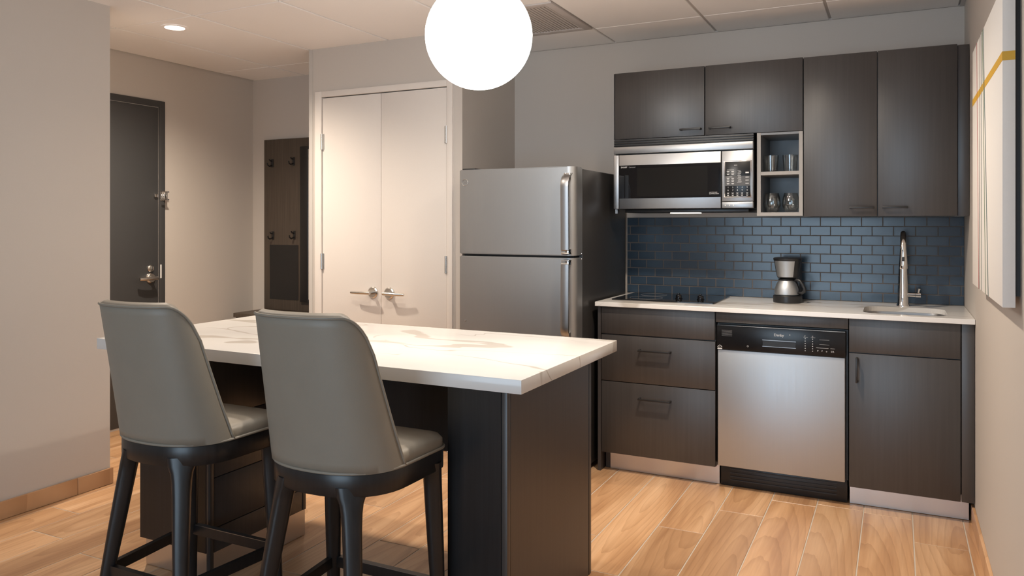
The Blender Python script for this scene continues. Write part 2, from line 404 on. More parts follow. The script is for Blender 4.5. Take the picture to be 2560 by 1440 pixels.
bpiece(bb, XE, XE+.012, -.866, YH-.001, .001, .082)
bb = struct(empty('baseboard_closet', (-3.2, YC, 0)), 'wood-look tile baseboard under the closet wall', 'baseboard')
bpiece(bb, XC0, CX0-.062, YC-.012, YC, .001, .082); bpiece(bb, CX1+.042, XC1, YC-.012, YC, .001, .082)

# closet double door
d2 = struct(empty('door_2', ((CX0+CX1)/2, YC, 0)), 'white double closet doors with lever handles', 'door')
boxes('door_frame', [(CX0-.055, CX0-.002, YC-.012, YC+.05, 0, CZ+.04), (CX1+.002, CX1+.04, YC-.012, YC+.05, 0, CZ+.04), (CX0-.002, CX1+.002, YC-.012, YC+.05, CZ+.003, CZ+.04)], M['white'], d2, .002)
XM = -3.137
for k, (a, b) in enumerate(((CX0+.003, XM-.0015), (XM+.0015, CX1-.003))):
    lf = box('door_leaf', a, b, YC-.004, YC+.038, .008, CZ-.003, M['white'], d2, .0015)
    hx = a-.002 if k == 0 else b+.002
    for hz in (1.855, 1.095, .25):
        bm = bmesh.new(); bm_lathe(bm, [(0, -.05), (.007, -.05), (.007, .05), (0, .05)], (hx, YC-.012, hz), 'Z', 12); bm_box(bm, hx-.008, hx+.014 if k == 0 else hx+.008, YC-.0065, YC-.0045, hz-.05, hz+.05) if k == 0 else bm_box(bm, hx-.014, hx+.008, YC-.0065, YC-.0045, hz-.05, hz+.05)
        link('hinge', mesh_from(bm, 'hinge', True, 35), M['nickel'], lf)
    cx = -3.196 if k == 0 else -3.075; s = -1 if k == 0 else 1
    hz = .912; bm = bmesh.new(); yf = YC-.004
    bm_lathe(bm, [(0, -.012), (.030, -.012), (.036, -.006), (.037, 0), (0, 0)], (cx, yf, hz), 'Y', 28)
    bm_tube(bm, [(cx, yf-.008, hz), (cx, yf-.05, hz)], .011, 14)
    bm_tube(bm, [(cx-s*.012, yf-.052, hz), (cx+s*.03, yf-.053, hz), (cx+s*.09, yf-.05, hz-.002), (cx+s*.135, yf-.046, hz-.002)], [.0105, .0105, .0085, .0075], 12)
    link('lever_handle', mesh_from(bm, 'lever_handle', True, 35), M['nickel'], lf)
struct(boxes('trim_2', [(XC0-.002, XC0+.028, YC-.003, YC, .083, H-.005), (XC0-.002, XC0, YC, YC+.03, .083, H-.005)], simple('corner_guard_vinyl', (.50, .47, .44), .4)), 'pale metal corner guard on the closet wall edge', 'trim')

# entry door
d1 = struct(empty('door_1', (XE, -1.37, 0)), 'charcoal entry door with lever and swing guard', 'door')
EY0, EY1, EZ = -1.832, -.914, 2.128
boxes('door_frame', [(XE-.05, XE+.012, EY1, EY1+.046, 0, EZ+.042), (XE-.05, XE+.012, EY0-.046, EY0, 0, EZ+.042), (XE-.05, XE+.012, EY0, EY1, EZ, EZ+.042)], M['door'], d1, .002)
lf = box('door_leaf', XE-.04, XE+.004, EY0+.004, EY1-.004, .012, EZ-.004, M['door'], d1, .0015)
bm = bmesh.new(); xf = XE+.004; ly, lz = -.98, .968
bm_lathe(bm, [(0, .014), (.028, .014), (.035, .006), (.037, 0), (0, 0)], (xf, ly, lz), 'X', 28)
bm_tube(bm, [(xf+.01, ly, lz), (xf+.055, ly, lz)], .013, 14)
bm_tube(bm, [(xf+.055, ly+.014, lz), (xf+.058, ly-.03, lz+.001), (xf+.055, ly-.085, lz), (xf+.048, ly-.12, lz)], [.013, .0125, .012, .011], 12)
link('lever_handle', mesh_from(bm, 'lever_handle', True, 35), M['nickel'], lf)
bm = bmesh.new(); bm_lathe(bm, [(0, .012), (.018, .012), (.024, .004), (.024, 0), (0, 0)], (xf, ly, 1.032), 'X', 24); bm_box(bm, xf+.012, xf+.03, ly-.005, ly+.005, 1.018, 1.046, .002)
link('deadbolt', mesh_from(bm, 'deadbolt', True, 35), M['nickel'], lf)
box('strike_plate', XE+.012, XE+.0135, -.91, -.898, .962, 1.055, M['ink'], d1)
bm = bmesh.new(); gz = 1.524
bm_box(bm, XE+.012, XE+.016, -.910, -.875, gz-.033, gz+.033, .001); bm_box(bm, XE+.016, XE+.05, -.889, -.879, gz-.028, gz+.028, .003); bm_box(bm, XE+.046, XE+.056, -.925, -.871, gz-.030, gz-.022, .002); bm_box(bm, XE+.046, XE+.056, -.925, -.871, gz+.022, gz+.030, .002)
link('swing_guard', mesh_from(bm, 'swing_guard', True, 40), M['chrome'], d1)
box('guard_post', XE+.004, XE+.02, -.955, -.93, gz-.012, gz+.012, M['chrome'], lf, .003)

# ---------------------------------------------------------------- ceiling fittings
def downlight(x, y, e, first):
    t = thing('downlight', (x, y, H-.02), 'round recessed ceiling downlight glowing in the entry passage' if first else {(-1.05, -1.43): 'round recessed downlight above the kitchen aisle near the sink', (-2.55, -1.8): 'added downlight out of view in front of the refrigerator'}[(x, y)], 'downlight', 'recessed ceiling downlights')
    lathe('trim_ring', [(.052, -.001), (.055, -.006), (.072, -.004), (.074, 0), (.05, 0)], (x, y, H-.004), M['ceil'], t)
    lathe('lens', [(0, -.004), (.03, -.0035), (.051, -.001), (.051, 0)], (x, y, H-.0042), M['lens'], t)
    l = bpy.data.lights.new('downlight_lamp', 'SPOT'); l.energy = e; l.color = DOWN_COL; l.spot_size = R_(150); l.spot_blend = 1; l.shadow_soft_size = .035
    o = bpy.data.objects.new('downlight_lamp', l); COL.objects.link(o); o.parent = t; o.location = (0, 0, 0)
    return t
for a in DOWNLIGHTS: downlight(*a)

G = Vector((-1.653, -2.157, 2.009)); GR = .192
pd = thing('pendant_lamp', G-Vector((0, 0, GR)), 'glowing white globe pendant hanging over the island', 'pendant lamp')
bm = bmesh.new(); bmesh.ops.create_uvsphere(bm, u_segments=64, v_segments=40, radius=GR)
for v in bm.verts: v.co += G
link('globe', mesh_from(bm, 'globe', True), M['globe'], pd)
lathe('globe_cap', [(0, .05), (.012, .05), (.03, .03), (.035, -.01), (0, -.01)], (G.x, G.y, G.z+GR-.002), M['black'], pd)
tube('rod', [(G.x, G.y, G.z+GR+.04), (G.x, G.y, H-.02)], .006, M['black'], pd)
lathe('ceiling_canopy', [(0, -.022), (.055, -.022), (.06, -.016), (.06, 0), (0, 0)], (G.x, G.y, H-.004), M['black'], pd)

vt = thing('ceiling_vent', (-2.17, -.7, H-.01), 'square slotted air vent set into the ceiling', 'vent')
vx0, vx1, vy0, vy1 = -2.469, -1.874, -.999, -.401
boxes('vent_frame', [(vx0, vx0+.045, vy0, vy1, H-.008, H+.003), (vx1-.045, vx1, vy0, vy1, H-.008, H+.003), (vx0+.045, vx1-.045, vy0, vy0+.05, H-.008, H+.003), (vx0+.045, vx1-.045, vy1-.05, vy1, H-.008, H+.003)], M['vent'], vt, .001)
box('vent_backing', vx0+.045, vx1-.045, vy0+.05, vy1-.05, H+.0005, H+.003, M['ceil_grid'], vt)
nsl = 26; sw = (vx1-vx0-.09)/nsl
sm = None
for i in range(nsl):
    x = vx0+.045+sw*(i+.5)
    if sm is None:
        o = box('vent_slat', x-sw*.3, x+sw*.3, vy0+.05, vy1-.052, H-.006, H+.0005, M['vent'], vt); sm = o.data
    else: link('vent_slat', sm, None, vt, (x, (vy0+.05+vy1-.052)/2, H-.00275))

# ---------------------------------------------------------------- tiled backsplash
bs = tag(box('tile_backsplash', -1.795, -.0005, -.006, -.0003, .9145, 1.371, M['tgrout']), 'blue glazed subway tile backsplash between counter and wall cabinets', 'backsplash')
TP, TR = .1035, .0508; gap = .005; _tm = {}
for r in range(9):
    zt = 1.371-TR*r; off = -.067 if r % 2 == 0 else -.0155-.1035*0
    edges = [-.0005]; x = off
    while x > -1.79: edges.append(x); x -= TP
    edges.append(-1.795)
    for a, b in zip(edges, edges[1:]):
        xa, xb = b+gap/2, a-gap/2
        if xb-xa < .004: continue
        key = round(xb-xa, 4)
        if key not in _tm:
            bm = bmesh.new(); hw, hh = (xb-xa)/2, (TR-gap)/2; bm_box(bm, -hw, hw, -.0035, .0035, -hh, hh)
            es = [e for e in bm.edges if all(v.co.y < 0 for v in e.verts)]; bmesh.ops.bevel(bm, geom=es, offset=.0016, segments=2, affect='EDGES')
            me = mesh_from(bm, 'tile', True, 50); me.materials.append(M['tile']); _tm[key] = me
        link('tile', _tm[key], None, bs, ((xa+xb)/2, -.0065, zt-TR/2))

# ---------------------------------------------------------------- base cabinets
FY = -.62   # cabinet front plane
def front(name, x0, x1, z0, z1, par, t=.019): return box(name, x0, x1, FY, FY+t, z0, z1, M['wood'], par, .0012)
bc = thing('base_cabinet', (-1.44, -.3, 0), 'dark base cabinet with two pull-out drawers under the cooktop', 'cabinet', 'dark kitchen base cabinets')
boxes('carcass', [(-1.742, -1.134, FY+.021, -.002, .1, .889), (-1.74, -1.125, -.55, -.53, .002, .1)], M['wood'], bc)
prism('side_panel', [(-1.762, -.002), (-1.762, FY), (-1.746, FY), (-1.746, -.002)], 0, .889, M['wood'], bc)
front('top_panel', -1.742, -1.136, .744, .889, bc)
for z0, z1, hz in ((.492, .738, .668), (.104, .488, .413)):
    d = front('drawer', -1.742, -1.134, z0, z1, bc); bar_pull(d, (-1.444, FY, hz), .172, 'X', .032)
box('toe_kick', -1.712, -1.125, -.556, -.551, .002, .112, M['kick'], bc)
bc = thing('base_cabinet', (-.28, -.3, 0), 'dark base cabinet with one door under the sink', 'cabinet', 'dark kitchen base cabinets')
boxes('carcass', [(-.512, -.054, FY+.021, FY+.032, .1, .889), (-.512, -.496, FY+.032, -.002, .1, .889), (-.07, -.054, FY+.032, -.002, .1, .889), (-.496, -.07, FY+.032, -.002, .1, .116), (-.512, -.02, -.55, -.53, .002, .1)], M['wood'], bc)
front('top_panel', -.512, -.056, .732, .889, bc)
d = front('cabinet_door', -.512, -.056, .098, .727, bc); bar_pull(d, (-.478, FY, .652), .115, 'Z', .032)
box('filler_strip', -.052, -.002, FY+.001, FY+.019, .098, .889, M['wood'], bc, .001)
box('toe_kick', -.512, -.02, -.556, -.551, .002, .112, M['kick'], bc)

# dishwasher
dw = thing('dishwasher', (-.82, -.3, 0), 'stainless dishwasher with black control panel between the base cabinets', 'dishwasher')
DX0, DX1, DY = -1.122, -.526, -.63
boxes('tub_housing', [(-1.128, -.518, FY+.03, -.03, .118, .832)], M['bplastic'], dw)
box('filler_rail', -1.131, -.516, FY+.001, FY+.02, .838, .889, M['wood'], dw, .001)
dr = box('door_panel', DX0+.003, DX1-.003, DY, DY+.035, .118, .703, M['steelv'], dw, .003)
cp = box('control_panel', DX0, DX1, DY-.008, DY+.03, .705, .826, M['dwp'], dw, .003)
yp = DY-.0085
box('panel_trim', DX0+.002, DX1-.002, DY-.010, DY-.002, .8245, .8275, M['chrome'], cp)
boxes('handle_recess', [(-.902, -.746, DY-.0115, DY-.007, .764, .767), (-.902, -.746, DY-.0095, DY-.007, .733, .7355)], M['steel'], cp)
prism('handle_scoop', [(-.9, DY-.0082), (-.9, DY-.0092), (-.748, DY-.0092), (-.748, DY-.0082)], .7355, .764, M['black'], cp)
text('brand_lettering', 'Danby', .018, (-.848, yp, .787), M['ink'], cp)
lathe('status_dot', [(0, -.0006), (.002, -.0006), (.002, 0)], (-.774, yp+.0003, .797), M['ink'], cp, 'Y', 12)
bm = bmesh.new()
for i in range(6): bm_box(bm, -1.098, -1.047, yp-.0004, yp+.0004, .8015-.0055*i, .8025-.0055*i)
link('vent_louvre', mesh_from(bm, 'vent_louvre'), M['inkd'], cp)
bm = bmesh.new()   # swoosh mark in its square
bm_tube(bm, [(-1.118+.022*i/12, yp, .716+.010*math.sin(math.pi*i/12)) for i in range(13)], .0012, 5)
bm_tube(bm, [(-1.117, yp, .714), (-1.110, yp, .7165), (-1.102, yp, .716), (-1.097, yp, .7185)], .0009, 5)
bm_box(bm, -1.119, -1.096, yp-.0004, yp+.0004, .706, .711)
link('energy_mark', mesh_from(bm, 'energy_mark'), M['ink'], cp)
tube('power_ring', [(-.971+.0035*math.cos(a*math.pi/8), yp, .729+.0035*math.sin(a*math.pi/8)) for a in range(16)], .0006, M['ink'], cp, 5, True)
bm = bmesh.new()
for x in (-.704, -.671):
    bm_box(bm, x-.008, x+.012, yp-.0003, yp+.0003, .7905, .7912)
    for i in range(6): bm_lathe(bm, [(0, -.0005), (.0022, -.0005), (.0022, .0003)], (x, yp, .784-.0115*i), 'Y', 8)
bm_box(bm, -.641, -.597, yp-.0003, yp+.0003, .7825, .7832); bm_box(bm, -.641, -.597, yp-.0003, yp+.0003, .7605, .761)
bm_box(bm, -.655, -.600, yp-.0003, yp+.0003, .7435, .7445); bm_box(bm, -.592, -.572, yp-.0003, yp+.0003, .7435, .7445)
link('indicator_marks', mesh_from(bm, 'indicator_marks'), M['ink'], cp)
for s, x in (('P', -.650), ('F', -.631), ('o', -.612), ('S/R', -.590)): text('key_lettering', s, .011, (x, yp, .726), M['ink'], cp)
for s, x in (('P', -.707), ('C', -.674)): text('key_lettering', s, .009, (x, yp, .793), M['ink'], cp)
kp = box('kick_panel', -1.118, -.522, -.560, -.540, .002, .116, M['bplastic'], dw, .002)
for i in range(4): box('louvre', -1.07, -.57, -.563, -.560, .03+.018*i, .036+.018*i, M['black'], kp)

# countertop with sink cut-out
ctop = box('countertop', -1.772, -.0015, -.64, -.0005, .891, .914, M['quartz'], None, .0015)
tag(ctop, 'white veined quartz countertop along the tiled wall', 'countertop')
SX0, SX1, SY0, SY1 = -.457, -.100, -.572, -.225
cut = prism('sink_cutter', rrect(SX0, SX1, SY0, SY1, .07, 8), .8, .95, None)
bo = ctop.modifiers.new('cut', 'BOOLEAN'); bo.object = cut; bo.operation = 'DIFFERENCE'; bo.solver = 'EXACT'
bpy.context.view_layer.update()
me = bpy.data.meshes.new_from_object(ctop.evaluated_get(bpy.context.evaluated_depsgraph_get()))
ctop.modifiers.clear(); ctop.data = me; bpy.data.objects.remove(cut)
for p in me.polygons: p.use_smooth = False
sk = thing('sink', ((SX0+SX1)/2, (SY0+SY1)/2, .72), 'undermount stainless sink with rounded corners below the tap', 'sink')
bm = bmesh.new()
rings = []
for dz, ins, rr in ((.8905, -.004, .075), (.8905, .004, .07), (.88, .006, .07), (.76, .010, .066), (.735, .018, .06), (.722, .04, .05), (.72, .09, .03)):
    rings.append([(x, y, dz) for x, y in rrect(SX0+ins, SX1-ins, SY0+ins, SY1-ins, rr, 8)])
v = bm_loft(bm, rings, True, False); bm.faces.new(v[-1])
link('basin', mesh_from(bm, 'basin', True, 50), M['steel'], sk)
lathe('drain', [(0, .001), (.025, .001), (.04, .003), (.042, 0)], ((SX0+SX1)/2, (SY0+SY1)/2, .7205), M['chrome'], sk)

# tap
fa = thing('tap', (-.282, -.15, .914), 'tall chrome pull-down kitchen tap with side lever', 'tap')
fx, fy = -.282, -.15
lathe('tap_body', [(0, .005), (.031, .0), (.031, .006), (.0275, .012), (.0265, .06), (.024, .12), (.0195, .22), (.0165, .262), (0, .262)], (fx, fy, .914), M['chrome'], fa, n=36)
pts = []; arc_r = .085; zc = 1.200
pts.append((fx, fy, 1.165))
for i in range(15):
    a = math.pi*i/14; pts.append((fx, fy-arc_r+arc_r*math.cos(a), zc+arc_r*math.sin(a)))
tube('spout', pts, [.015]+[.0145]*15, M['chrome'], fa, 18)
sh = lathe('spray_head', [(0, 0), (.019, 0), (.0205, .004), (.0195, .03), (.0165, .075), (.0148, .095), (0, .095)], (fx, fy-2*arc_r, 1.112), M['chrome'], fa, n=30)
box('spray_button', fx-.006, fx+.006, fy-2*arc_r-.0205, fy-2*arc_r-.015, 1.150, 1.172, M['bplastic'], sh, .002)
bm = bmesh.new()
bm_tube(bm, [(fx+.018, fy-.003, .974), (fx+.055, fy-.003, .974)], .0125, 18); bm_tube(bm, [(fx+.056, fy-.003, .974), (fx+.080, fy-.003, .974)], .0135, 18)
bm_tube(bm, [(fx+.069, fy-.006, .984), (fx+.071, fy-.012, .996), (fx+.074, fy-.018, 1.009)], [.0045, .0045, .0065], 10)
link('lever', mesh_from(bm, 'lever', True, 35), M['chrome'], fa)

# cooktop
ck = thing('cooktop', (-1.445, -.28, .914), 'black glass two-burner cooktop set in the counter', 'cooktop')
prism('glass_plate', rrect(-1.728, -1.165, -.497, -.062, .008, 3), .9143, .920, M['bglass'], ck, .0012)
for bx_, by_, br in ((-1.58, -.17, .075), (-1.57, -.36, .09)):
    tube('burner_ring', [(bx_+br*math.cos(2*math.pi*i/40), by_+br*math.sin(2*math.pi*i/40), .9201) for i in range(40)], .0007, M['inkd'], ck, 4, True)
for kx, ky in ((-1.392, -.335), (-1.272, -.335)):
    kb = lathe('knob', [(0, .022), (.014, .022), (.016, .018), (.017, .006), (.021, .002), (.021, 0), (0, 0)], (kx, ky, .9202), M['bglass'], ck, n=24)
    box('knob_grip', kx-.0045, kx+.0045, ky-.016, ky+.016, .9405, .952, M['bglass'], kb, .002)

# coffee maker
cm = thing('coffee_maker', (-.835, -.215, .914), 'small steel and black drip coffee maker with carafe on the counter', 'coffee maker')
cx, cy, cz = -.835, -.222, .9145
def rr_ring(cx, cy, z, a, b, back, n=28):
    """rounded front, squarer back outline"""
    out = []
    for i in range(n):
        t = 2*math.pi*i/n; p = .72 if math.sin(t) > 0 else 1
        x = a*math.copysign(abs(math.cos(t))**p, math.cos(t)); y = b*math.copysign(abs(math.sin(t))**p, math.sin(t))
        if y > 0: y *= back
        out.append((cx+x, cy+y, z))
    return out
bm = bmesh.new(); bm_loft(bm, [rr_ring(cx, cy, cz+z, a, a, 1.5) for z, a in ((0, .070), (.004, .073), (.034, .073), (.038, .070))]); link('warming_base', mesh_from(bm, 'warming_base', True, 35), M['bplastic'], cm)
bm = bmesh.new(); bm_loft(bm, [[(cx+x, cy+y, cz+z) for x, y in ((-.055, .048), (.055, .048), (.062, .1), (-.062, .1))] for z in (.03, .235)]); link('water_tank', mesh_from(bm, 'water_tank'), M['bplastic'], cm)
fb = [rr_ring(cx, cy, cz+z, a, a, 1.5) for z, a in ((.132, .050), (.140, .054), (.222, .069), (.230, .072), (.236, .072), (.239, .066))]
bm = bmesh.new(); bm_loft(bm, fb); hb = link('filter_housing', mesh_from(bm, 'filter_housing', True, 35), M['bplastic'], cm)
bm = bmesh.new(); rows = []
for z, a in ((.138, .0545), (.222, .0702)):
    rows.append([(cx+a*math.sin(t), cy-a*math.cos(t), cz+z) for t in [R_(-62+100*i/16) for i in range(17)]])
bm_loft(bm, rows, False, False); link('steel_front', mesh_from(bm, 'steel_front', True), M['steelv'], hb)
cf = lathe('carafe', [(0, 0), (.058, 0), (.062, .006), (.061, .03), (.052, .058), (.040, .078), (.036, .084), (0, .084)], (cx-.004, cy-.004, cz+.039), M['steelv'], cm, n=40)
lathe('carafe_lid', [(0, .014), (.030, .013), (.040, .006), (.041, 0), (0, 0)], (cx-.004, cy-.004, cz+.118), M['bplastic'], cf)
hd = Vector((.97, -.25, 0)).normalized(); o_ = Vector((cx-.004, cy-.004, cz))
bm = bmesh.new(); path = [o_+hd*r+Vector((0, 0, z)) for r, z in ((.036, .118), (.055, .124), (.072, .118), (.085, .100), (.096, .078), (.094, .062), (.080, .053), (.062, .055))]
bm_tube(bm, path, [.006, .008, .0085, .0085, .0085, .0085, .008, .007], 10); link('carafe_handle', mesh_from(bm, 'carafe_handle', True), M['bplastic'], cf)

# ---------------------------------------------------------------- wall cabinets
UY = -.35
def ufront(name, x0, x1, z0, z1, par): return box(name, x0, x1, UY, UY+.019, z0, z1, M['wood'], par, .0012)
wc = thing('wall_cabinet', (-1.25, -.17, 1.812), 'dark two-door wall cabinet above the microwave and open shelf', 'cabinet', 'dark kitchen wall cabinets')
box('carcass', -1.76, -.744, UY+.021, -.002, 1.815, 2.19, M['wood'], wc)
box('side_panel', -1.764, -1.7605, UY+.002, -.002, 1.812, 2.192, M['wood'], wc)
for a, b, hx in ((-1.757, -1.249, -1.32), (-1.243, -.745, -1.164)):
    d = ufront('cabinet_door', a, b, 1.815, 2.192, wc); bar_pull(d, (hx, UY, 1.85), .115, 'X', .028)
wc = thing('wall_cabinet', (-.37, -.17, 1.371), 'tall dark two-door wall cabinet beside the striped canvas', 'cabinet', 'dark kitchen wall cabinets')
box('carcass', -.741, -.05, UY+.021, -.008, 1.373, 2.188, M['wood'], wc)
for a, b, hx in ((-.740, -.3985, -.467), (-.3945, -.053, -.319)):
    d = ufront('cabinet_door', a, b, 1.372, 2.19, wc); bar_pull(d, (hx, UY, 1.415), .112, 'X', .028)
box('filler_strip', -.049, -.002, UY+.018, UY+.036, 1.372, 2.188, M['wood'], wc, .001)
# open shelf unit
sh = thing('open_shelf', (-.86, -.17, 1.375), 'small open grey-edged shelf unit right of the microwave', 'shelf')
OX0, OX1, OZ0, OZ1, OT = -.9725, -.7445, 1.375, 1.8125, .019
boxes('carcass', [(OX0, OX0+OT, UY+.004, -.012, OZ0, OZ1), (OX1-OT, OX1, UY+.004, -.012, OZ0, OZ1), (OX0+OT, OX1-OT, UY+.004, -.012, OZ0, OZ0+OT), (OX0+OT, OX1-OT, UY+.004, -.012, OZ1-.012, OZ1), (OX0+OT, OX1-OT, -.02, -.012, OZ0+OT, OZ1-.012)], simple('grey_blue_shelf_lining', (.17, .175, .185), .35), sh)
boxes('front_edging', [(OX0, OX0+OT, UY+.001, UY+.004, OZ0, OZ1), (OX1-OT, OX1, UY+.001, UY+.004, OZ0, OZ1), (OX0+OT, OX1-OT, UY+.001, UY+.004, OZ0, OZ0+OT)], M['edge'], sh)
box('shelf_board', OX0+OT, OX1-OT, UY+.004, -.02, 1.590, 1.608, M['edge'], sh)
def tumbler(x, y, z, label):
    o = lathe('drinking_glass', [(0, 0), (.030, 0), (.033, .003), (.040, .088), (.0385, .089), (.031, .014), (0, .012)], (x, y, z), M['glass'], n=32)
    return tag(o, label, 'glass', 'glasses on the open shelf')
def stemless(x, y, z, label):
    prof = [(0, 0), (.022, 0), (.030, .006), (.042, .030), (.0445, .048), (.041, .075), (.034, .102), (.0328, .102), (.0397, .075), (.0432, .048), (.0405, .031), (.029, .010), (0, .006)]
    o = lathe('wine_glass', prof, (x, y, z), M['glass'], n=32, auto=80)
    return tag(o, label, 'glass', 'glasses on the open shelf')
tumbler(-.912, -.27, 1.6085, 'clear straight-sided glass on the upper shelf board, nearer the microwave')
tumbler(-.815, -.27, 1.6085, 'clear straight-sided glass on the upper shelf board, nearer the tall cabinet')
stemless(-.906, -.27, 1.3945, 'clear rounded stemless wine glass on the shelf bottom, nearer the microwave')
stemless(-.812, -.27, 1.3945, 'clear rounded stemless wine glass on the shelf bottom, nearer the tall cabinet')

# microwave
mw = thing('microwave', (-1.365, -.2, 1.39), 'stainless over-the-range microwave with black keypad', 'microwave')
MX0, MX1, MY = -1.748, -.984, -.40
box('housing', MX0+.004, MX1-.003, MY+.03, -.01, 1.417, 1.806, M['bplastic'], mw)
tg = box('top_grille', MX0, MX1, MY+.012, MY+.03, 1.768, 1.808, M['bplastic'], mw)
for i in range(3): box('grille_slat', MX0, MX1, MY+.004, MY+.012, 1.7705+.0125*i, 1.7765+.0125*i, M['black'], tg, .001)
box('top_band', MX0, MX1, MY, MY+.03, 1.727, 1.767, M['steel'], mw, .003)
box('side_strip', MX0, -1.7175, MY, MY+.03, 1.417, 1.721, M['steel'], mw, .003)
dr = box('oven_door', -1.715, -1.149, MY-.002, MY+.03, 1.417, 1.721, M['steel'], mw, .003)
box('door_glass', -1.714, -1.150, MY-.0032, MY-.001, 1.476, 1.661, M['bglass'], dr)
box('door_mesh', -1.61, -1.22, MY-.0036, MY-.0031, 1.487, 1.645, simple('oven_mesh_dark', (.010, .010, .010), .05), dr)
text('brand_lettering', 'SHARP', .0125, (-1.704, MY-.0036, 1.6465), M['ink'], dr); text('brand_lettering', 'Carousel', .0105, (-1.658, MY-.0036, 1.647), M['inkd'], dr)
text('print_lettering', 'OVER THE RANGE', .0052, (-1.211, MY-.0036, 1.501), M['ink'], dr); text('print_lettering', 'CONVECTION', .0078, (-1.211, MY-.0036, 1.4925), M['ink'], dr)
cp = box('control_panel', -1.145, MX1, MY-.002, MY+.03, 1.4525, 1.721, M['steel'], mw, .003)
lp = box('lower_panel', -1.145, MX1, MY-.001, MY+.03, 1.417, 1.4505, M['steel'], mw, .003)
for x in (-1.127, -1.1055, -1.084): lathe('indicator', [(0, -.001), (.0025, -.001), (.0028, 0)], (x, MY-.0008, 1.4325), M['canvas'], lp, 'Y', 12)
kr = box('keypad_bezel', -1.134, -.990, MY-.005, MY-.001, 1.4715, 1.668, M['chrome'], cp, .003)
kp = box('keypad', -1.127, -.997, MY-.0062, MY-.004, 1.4775, 1.662, M['dwp'], cp, .001)
yk = MY-.0065
box('keypad_band', -1.126, -.998, yk, yk+.0008, 1.534, 1.586, M['inkd'].copy(), kp).data.materials[0].node_tree.nodes['Principled BSDF'].inputs['Base Color'].default_value = (.06, .06, .062, 1)
bm = bmesh.new()
def mark(x, z, w_, h_=.0022): bm_box(bm, x-w_/2, x+w_/2, yk-.0006, yk+.0001, z-h_/2, z+h_/2)
for z in (1.609, 1.596, 1.572, 1.559, 1.546):
    for x in (-1.111, -1.087): mark(x, z+.0022, .014); mark(x, z-.0016, .011)
mark(-1.099, 1.619, .036, .0014); mark(-1.104, 1.582, .03, .0014)
for i in range(13): mark(-1.052+random.uniform(-.003, .003), 1.615-.0052*i, random.uniform(.012, .022), .0012)
for z in (1.603, 1.579, 1.563, 1.547): mark(-1.013, z, .017, .0075 if z > 1.6 else .003)
for i, x in enumerate((-1.111, -1.087, -1.063, -1.039, -1.013)):
    for z in (1.497, 1.486): mark(x, z, .011, .002); mark(x, z-.0035, .008, .0014)
mark(-1.072, 1.643, .016, .002)
link('key_print', mesh_from(bm, 'key_print'), M['ink'], kp)['kind'] = 'stuff'
for s, i, z in [(str(k+1), k, 1.523) for k in range(5)]+[(str((k+6) % 10), k, 1.508) for k in range(5)]:
    text('key_lettering', s, .011, ((-1.1135, -1.0895, -1.0655, -1.0415, -1.0155)[i], yk-.0002, z), M['ink'], kp)
hb = box('hood_base', MX0+.05, MX1-.03, MY+.05, -.03, 1.397, 1.4165, M['bplastic'], mw, .003)
box('hood_lamp', -1.455, -1.295, MY+.12, MY+.19, 1.3915, 1.3968, M['hood'], hb, .001)
box('mounting_foot', MX0+.0, MX0+.014, MY+.03, MY+.06, 1.392, 1.4165, M['steel'], mw)

# ---------------------------------------------------------------- refrigerator
fr = thing('refrigerator', (-2.14, -.45, 0), 'stainless top-freezer refrigerator with dark sides beside the counter', 'refrigerator')
RX0, RX1, RH = -2.485, -1.797, 1.632
box('cabinet', RX0+.006, RX1, -.755, -.03, .03, RH-.008, M['fside'], fr, .006)
box('base_grille', RX0+.02, RX1-.015, -.735, -.70, .004, .075, M['bplastic'], fr)
def door_outline():
    y1, y0 = -.762, -.868; r = .045; out = [(RX0, y1), (RX0, y0+.012)]
    for i in range(1, 5): a = R_(180+90*i/4); out.append((RX0+.012+.012*math.cos(a), y0+.012+.012*math.sin(a)))
    for i in range(0, 11): a = R_(270+90*i/10); out.append((RX1-r+r*math.cos(a), y0+r+r*math.sin(a)))
    out.append((RX1, y1)); return out
def fhandle(par, zt, zb, flip):
    bm = bmesh.new(); rings = []; n = 18; xc, hw = -1.835, .0215
    for i in range(n+1):
        t = i/n; z = zt+(zb-zt)*t; k = t if not flip else 1-t   # k=0 at the far end, 1 near the split
        yo = -.868-.052*min(1, math.sqrt(max(0, k/.12)))*(1-.12*k) if k < .12 else -.868-.052*(1-.12*k)
        if k > .96: yo = yo+(.03)*(k-.96)/.04
        th = .012; rings.append([(xc-hw, yo, z), (xc-hw*.5, yo-.004, z), (xc+hw*.5, yo-.004, z), (xc+hw, yo, z), (xc+hw, yo+th, z), (xc-hw, yo+th, z)])
    bm_loft(bm, rings); o = link('handle', mesh_from(bm, 'handle', True, 45), M['steel'], par)
    e1 = zt if not flip else zb; e2 = zb if not flip else zt; s = -1 if not flip else 1
    box('handle_mount', xc-hw+.004, xc+hw-.004, -.885, -.866, min(e1, e1+s*.04), max(e1, e1+s*.04), M['chrome'], par, .003)
    box('handle_mount', xc-hw, xc+hw, -.912, -.866, min(e2, e2-s*.028), max(e2, e2-s*.028), M['chrome'], par, .003)
    return o
dz = 1.163
d = prism('freezer_door', door_outline(), dz+.006, RH, M['fsteel'], fr, .004); fhandle(d, 1.597, dz+.014, False)
bm = bmesh.new(); bx_, bz_ = -2.447, 1.562
bm_tube(bm, [(bx_+.018*math.cos(2*math.pi*i/28), -.8688, bz_+.018*math.sin(2*math.pi*i/28)) for i in range(28)], .0013, 6, False, True); link('badge_ring', mesh_from(bm, 'badge_ring', True), M['nickel'], d)
text('badge_lettering', 'GE', .019, (bx_, -.8684, bz_-.0065), M['nickel'], d, 'CENTER', .8)
